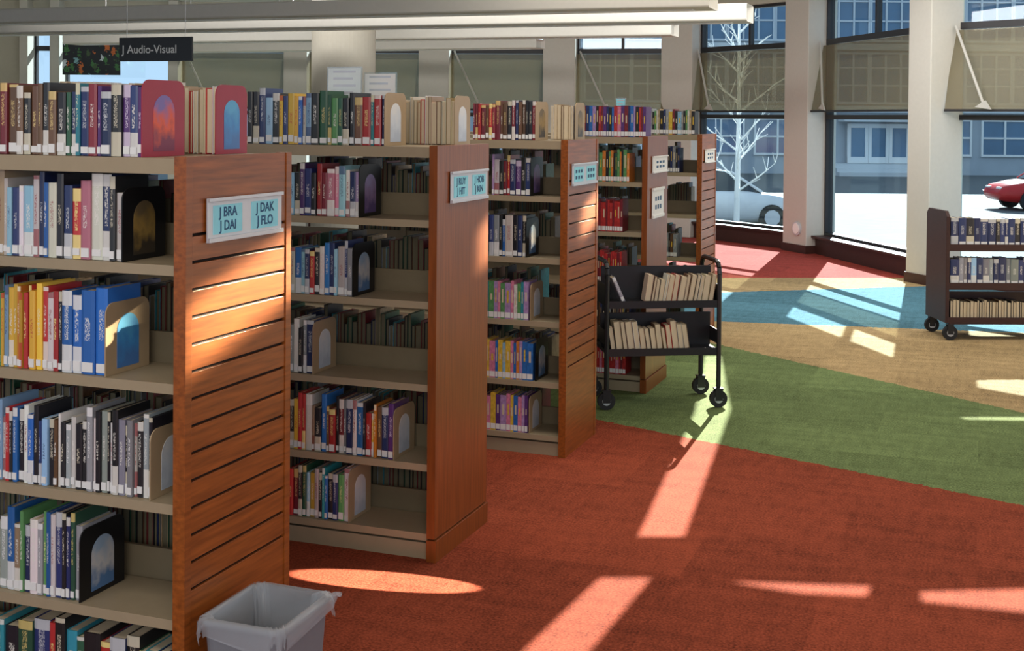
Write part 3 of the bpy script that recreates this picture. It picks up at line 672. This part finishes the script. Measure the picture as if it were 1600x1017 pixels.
def tree(px,d,seed,label):
    rn=random.Random(seed); e=thing('bare_tree',label,'tree',far(px,d,GZ)); q=MB()
    def limb(p,dr,L,r,n):
        out=[p]; cur=p
        for k in range(n):
            dr=(dr+Vector((rn.uniform(-.10,.10),rn.uniform(-.10,.10),rn.uniform(.0,.08)))).normalized(); nx=cur+dr*L/n
            q.tube(cur,nx,max(.009,r*(1-.7*k/n)),5,max(.008,r*(1-.7*(k+1)/n))); cur=nx; out.append(cur)
        return out,dr
    zs=[1.0+i*.22 for i in range(22)]
    MB().tube((0,0,-.02),(.03,0,2.4),.07,10,.05).tube((.03,0,2.4),(0,0,6.2),.05,8,.012).build('trunk',M['bark'],e)
    for i,z in enumerate(zs):
        a=i*2.4+rn.uniform(-.3,.3); s=Vector((math.cos(a),math.sin(a)*.9,rn.uniform(.55,1.0))).normalized(); L=rn.uniform(.9,1.4)*(1.12-z/8)
        o_,dd=limb(Vector((.02,0,z)),s,L,.027,4)
        for pnt in o_[1:]:
            for _ in range(2):
                b_=rn.uniform(0,6.28); s2=(dd*.8+Vector((math.cos(b_),math.sin(b_),rn.uniform(-.1,.7)))*.8).normalized(); o2,d3=limb(pnt,s2,L*rn.uniform(.25,.45),.011,2)
    q.build('branches',M['bark'],e,recalc=False)
tree(1152,28.5,4,'slender pale bare tree outside beside the silver car')

# ------------------------------------------------------------------ light
w=bpy.data.worlds.new('world'); SC.world=w; w.use_nodes=True
bg=w.node_tree.nodes['Background']; bg.inputs[0].default_value=(.72,.84,1,1); bg.inputs[1].default_value=1.05
sd=bpy.data.lights.new('sun','SUN'); sd.energy=23; sd.angle=math.radians(.35); sd.color=(1,.93,.83)
so=bpy.data.objects.new('sun',sd); C.objects.link(so); so.rotation_euler=SUN.to_track_quat('-Z','Y').to_euler(); so.location=(0,30,20)
def area(loc,dirv,w_,h_,e_,col=(1,.93,.84),spread=None):
    a=bpy.data.lights.new('area','AREA'); a.shape='RECTANGLE'; a.size=w_; a.size_y=h_; a.energy=e_; a.color=col
    if spread: a.spread=spread
    o=bpy.data.objects.new('area_light',a); C.objects.link(o); o.location=loc; o.rotation_euler=Vector(dirv).to_track_quat('-Z','Y').to_euler(); return o
for y,en in ((1.0,42),(5.2,54),(9.0,58)): area((-1.5,y,3.22),(0,0,-1),4,1.2,en)  # unseen fill lamps added above the aisles
area((-1.2,12.2,3.24),(0,.0,-1),4,1.2,60,(1,.98,.95))  # unseen fill added near the windows
area((-5.0,10.4,3.1),(.05,1,-.16),9,.3,120,(1,.98,.95))  # unseen fill added to brighten the window wall
area((1.5,9.5,3.1),(-.25,1,-.2),3,.3,45,(1,.98,.95))  # second unseen fill added toward the window wall
area((.6,-2.6,2.7),(-.35,1,-.25),3.2,1.8,95,(1,.95,.88))  # unseen frontal fill added behind the camera
def spot(loc,tgt,rad,irr,col=(1,.84,.62),blend=.25,sc=(1,1,1)):
    d=Vector(tgt)-Vector(loc); L=d.length
    s=bpy.data.lights.new('spot','SPOT'); s.spot_size=2*math.atan(rad/L); s.spot_blend=blend; s.shadow_soft_size=.004; s.energy=irr*4*math.pi*L*L; s.color=col
    o=bpy.data.objects.new('spot_light',s); C.objects.link(o); o.location=loc; o.rotation_euler=d.to_track_quat('-Z','Y').to_euler(); o.scale=sc
spot((4,4.95,1.6),(-1.95,4.07,0),.095,80,(1,.94,.84))  # added lamp makes the light patch on the carpet by the second bookcase
# added unseen lamps imitating reflected sun: soft warm bands on the end panels
def beam(tgt,dirv,L,w_,h_,irr,col=(1,.84,.60),sp=1.0):
    d=Vector(dirv).normalized(); area(Vector(tgt)-d*L,d,w_,h_,irr*w_*h_,col,math.radians(sp))
DP=(-.38,-.9,-.28)
beam((X0,3.06,1.16),DP,6.3,.26,.17,44)
beam((X0,4.81,1.14),DP,6.3,.05,.16,44)
beam((X0,6.28,1.16),DP,6.3,.12,.14,40)
